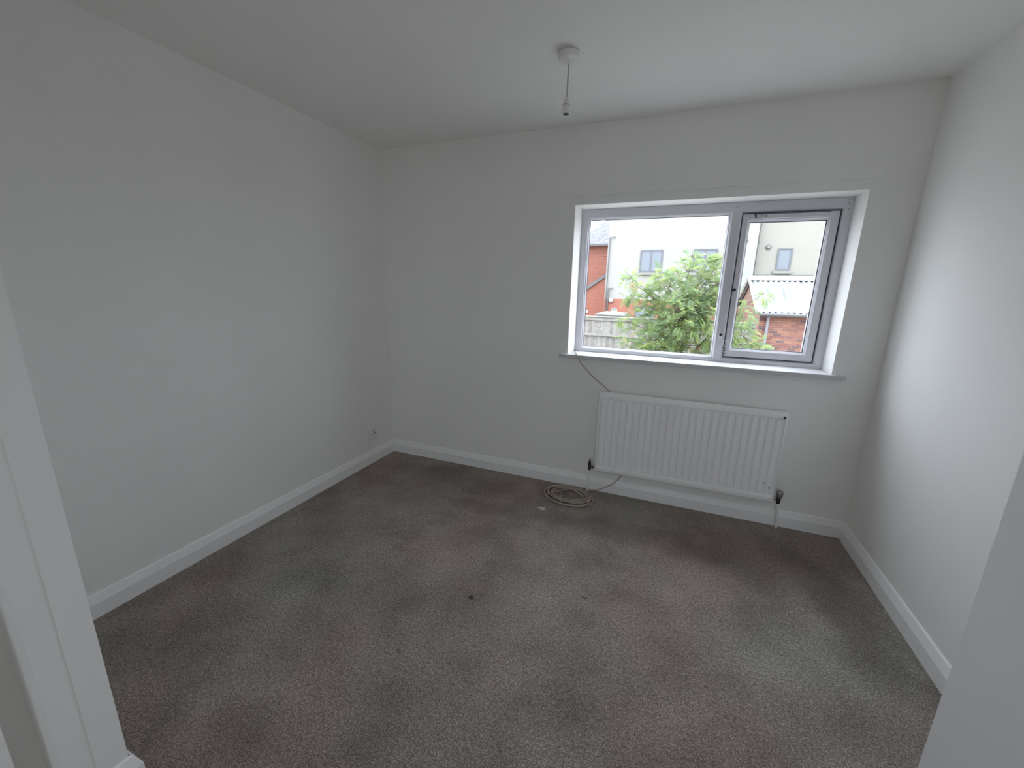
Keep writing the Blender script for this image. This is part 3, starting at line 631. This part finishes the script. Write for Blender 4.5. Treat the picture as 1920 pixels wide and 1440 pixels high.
bm = bmesh.new(); add_lathe(bm, [(0.06, 0), (0.06, OX1 - OX0 + .05)], (OX0 - 0.05, OY0 - 0.20, EZ - 0.02), 10, 'X'); obj('gutter', bm, m_gutter, ob, True)
box('fascia', OX0 - 0.02, OX1, OY0 - 0.09, OY0 - 0.03, EZ - 0.06, EZ + 0.03, m_gutter, ob)
box('lintel_course', OX0, OX1, OY0 - 0.012, OY0 + 0.02, EZ - 0.02, EZ + 0.02, m_stone, ob)
tube('downpipe', [(5.03, OY0 - 0.18, EZ - 0.02), (5.03, OY0 - 0.08, EZ - 0.10), (5.03, OY0 - 0.08, GZ)], 0.042, m_dpipe, ob)

# --- tree with pinnate leaves
rt = random.Random(11)
tree = thing('garden_tree', 'small multi-stemmed green tree with feathery leaves outside the window', 'tree', (2.4, 7.1, GZ))
LOBES = [(1.21, 1.71, 0.2), (1.49, 1.43, 0.26), (1.21, 1.24, 0.12), (1.83, 1.75, 0.2), (2.04, 1.5, 0.4), (1.76, 0.91, 0.4), (1.26, 0.7, 0.24), (2.38, 1.84, 0.33), (2.76, 2.05, 0.24), (2.97, 1.62, 0.32),
         (2.55, 1.28, 0.47), (2.18, 0.69, 0.49), (1.41, 0.22, 0.30), (2.83, 0.72, 0.46), (3.03, 1.18, 0.38), (3.11, 1.73, 0.22), (1.88, 0.25, 0.41), (2.55, 0.22, 0.45), (3.13, 0.33, 0.38), (3.50, 0.95, 0.26), (3.58, 0.55, 0.28), (3.60, 0.20, 0.28),
         (3.84, 1.40, 0.10), (3.93, 0.35, 0.16), (2.44, 2.16, 0.12), (3.01, 2.10, 0.12), (2.2, -0.2, 0.5), (3.0, -0.2, 0.5), (1.6, -0.3, 0.4), (2.4, 0.9, 0.5), (2.7, 1.0, 0.5), (2.3, 1.0, 0.5), (1.75, 1.2, 0.32), (2.75, 1.4, 0.36), (2.95, 0.95, 0.4), (2.0, 0.4, 0.4)]
m_leaf = []
for i, c in enumerate(((0.205, 0.295, 0.125), (0.265, 0.35, 0.135), (0.155, 0.24, 0.125), (0.32, 0.37, 0.15), (0.36, 0.26, 0.16))):
    c = tuple(v * KL for v in c); m = mat('leaf_green', c, 0.55, 0.35, var=0.18, vscale=14); t = m.node_tree; b = t.nodes['Principled BSDF']
    tl = N(t, 'ShaderNodeBsdfTranslucent'); tl.inputs['Color'].default_value = (c[0] * 1.5, c[1] * 1.4, c[2] * 1.3, 1)
    mx = N(t, 'ShaderNodeMixShader'); mx.inputs[0].default_value = 0.42; oo = t.nodes['Material Output']
    t.links.new(b.outputs[0], mx.inputs[1]); t.links.new(tl.outputs[0], mx.inputs[2]); t.links.new(mx.outputs[0], oo.inputs['Surface']); m_leaf.append(m)
def pinnate(bm, M, n=6, length=0.19):
    """one feathery leaf: rachis along +x, paired pointed leaflets"""
    def leaflet(base, ang, l, tilt):
        d = Vector((math.cos(ang), math.sin(ang), tilt)).normalized(); s = d.cross(Vector((0, 0, 1))).normalized() * l * 0.17
        q = [base, base + d * l * .45 + s + Vector((0, 0, .004)), base + d * l, base + d * l * .45 - s + Vector((0, 0, .004))]
        vs = [bm.verts.new(M @ v) for v in q]; bm.faces.new((vs[0], vs[1], vs[2])); bm.faces.new((vs[0], vs[2], vs[3]))
    sag = lambda t: -0.10 * length * 4 * t * t
    for k in range(n):
        t = 0.22 + 0.74 * k / (n - 1); b_ = Vector((length * t, 0, sag(t))); l = length * 0.36 * (0.75 + 0.5 * math.sin(math.pi * t))
        for sg in (1, -1): leaflet(b_, sg * math.radians(62 - 12 * t), l, -0.30)
    leaflet(Vector((length, 0, sag(1))), 0, length * 0.32, -0.5)
    pts = [Vector((length * t, 0, sag(t))) for t in (0, .5, 1)]
    for a, b_ in zip(pts, pts[1:]):
        w = Vector((0, 0.0022, 0)); vs = [bm.verts.new(M @ v) for v in (a - w, b_ - w * .6, b_ + w * .6, a + w)]; bm.faces.new(vs)
leafm = []
for i in range(5):
    for L in (0.135, 0.18):
        bm = bmesh.new(); pinnate(bm, Matrix.Identity(4), 6, L); q = bpy.data.meshes.new('leaf'); bm.to_mesh(q); bm.free(); q.materials.append(m_leaf[i]); leafm.append(q)
base = Vector((2.35, 7.15, GZ)); bm = bmesh.new()
stems = [Vector((2.05, 7.1, 0.2)), Vector((2.45, 7.25, 0.35)), Vector((2.75, 7.1, 0.2)), Vector((2.3, 7.3, 0.6))]
for i, s in enumerate(stems):
    b0 = base + Vector((rt.uniform(-.1, .1), rt.uniform(-.08, .08), 0)); P = smooth_path([b0, b0.lerp(s, .5) + Vector((rt.uniform(-.06, .06), 0, 0)), s], 5)
    add_tube(bm, P, [0.045 - 0.022 * k / (len(P) - 1) for k in range(len(P))], 7)
obj('trunk', bm, m_bark, tree, True)
placements = []
bm = bmesh.new()
for (x, z, r) in LOBES:
    c = Vector((x, 7.05 + rt.uniform(-.25, .25), z)); s = min(stems, key=lambda q: (q - c).length)
    midp = s.lerp(c, .5) + Vector((rt.uniform(-.08, .08), rt.uniform(-.1, .1), 0.07)); P = smooth_path([s, midp, c], 4); rb = 0.016
    add_tube(bm, P, [rb * (1 - .75 * k / (len(P) - 1)) for k in range(len(P))], 5, False)
    n = int(16 + 480 * r ** 1.8)
    for k in range(n):
        while True:
            d = Vector((rt.uniform(-1, 1), rt.uniform(-1, 1), rt.uniform(-1, 1)))
            if d.length < 1: break
        p_ = c + Vector((d.x * r, d.y * max(r, .25) * 1.15, d.z * r))
        out = (p_ - c); yaw = math.atan2(out.y, out.x) + rt.gauss(0, 0.9); pitch = rt.gauss(0.0, 0.45) - 0.25 * d.z
        lx = rt.random(); col = 0 if lx < .36 else 1 if lx < .64 else 2 if lx < .90 else 3 if lx < .985 else 4
        sc_ = rt.uniform(.8, 1.15)
        M = Matrix.Translation(p_) @ Matrix.Rotation(yaw, 4, 'Z') @ Matrix.Rotation(pitch, 4, 'Y') @ Matrix.Rotation(rt.gauss(0, .5), 4, 'X') @ Matrix.Scale(sc_, 4)
        placements.append((p_.y, M, col, rt.random() < .5))
        if k % 5 == 0:
            add_tube(bm, [c.lerp(p_, 0.1), c.lerp(p_, .6) + Vector((0, 0, .02)), p_], [0.006, 0.004, 0.002], 4, False)
obj('branch', bm, m_bark, tree, False)
placements.sort(key=lambda q: q[0])
for (_, M, col, big) in placements[:290]:
    o = bpy.data.objects.new('leaf', leafm[col * 2 + (1 if big else 0)]); scene.collection.objects.link(o); o.parent = tree
    o.matrix_local = Matrix.Translation(-tree.location) @ M
rest = [bmesh.new() for _ in m_leaf]
bm = bmesh.new(); nface = 0; fm = []
for (_, M, col, big) in placements[290:]:
    k0 = len(bm.faces); pinnate(bm, M, 6, 0.18 if big else 0.135); fm.append((k0, len(bm.faces), col))
bm.faces.ensure_lookup_table()
for a, b_, col in fm:
    for k in range(a, b_): bm.faces[k].material_index = col
me = bpy.data.meshes.new('foliage'); bm.to_mesh(me); bm.free()
for m in m_leaf: me.materials.append(m)
fo = bpy.data.objects.new('foliage', me); scene.collection.objects.link(fo); fo.parent = tree; fo.matrix_parent_inverse = Matrix.Translation(-tree.location); fo['kind'] = 'stuff'
for b_ in rest: b_.free()
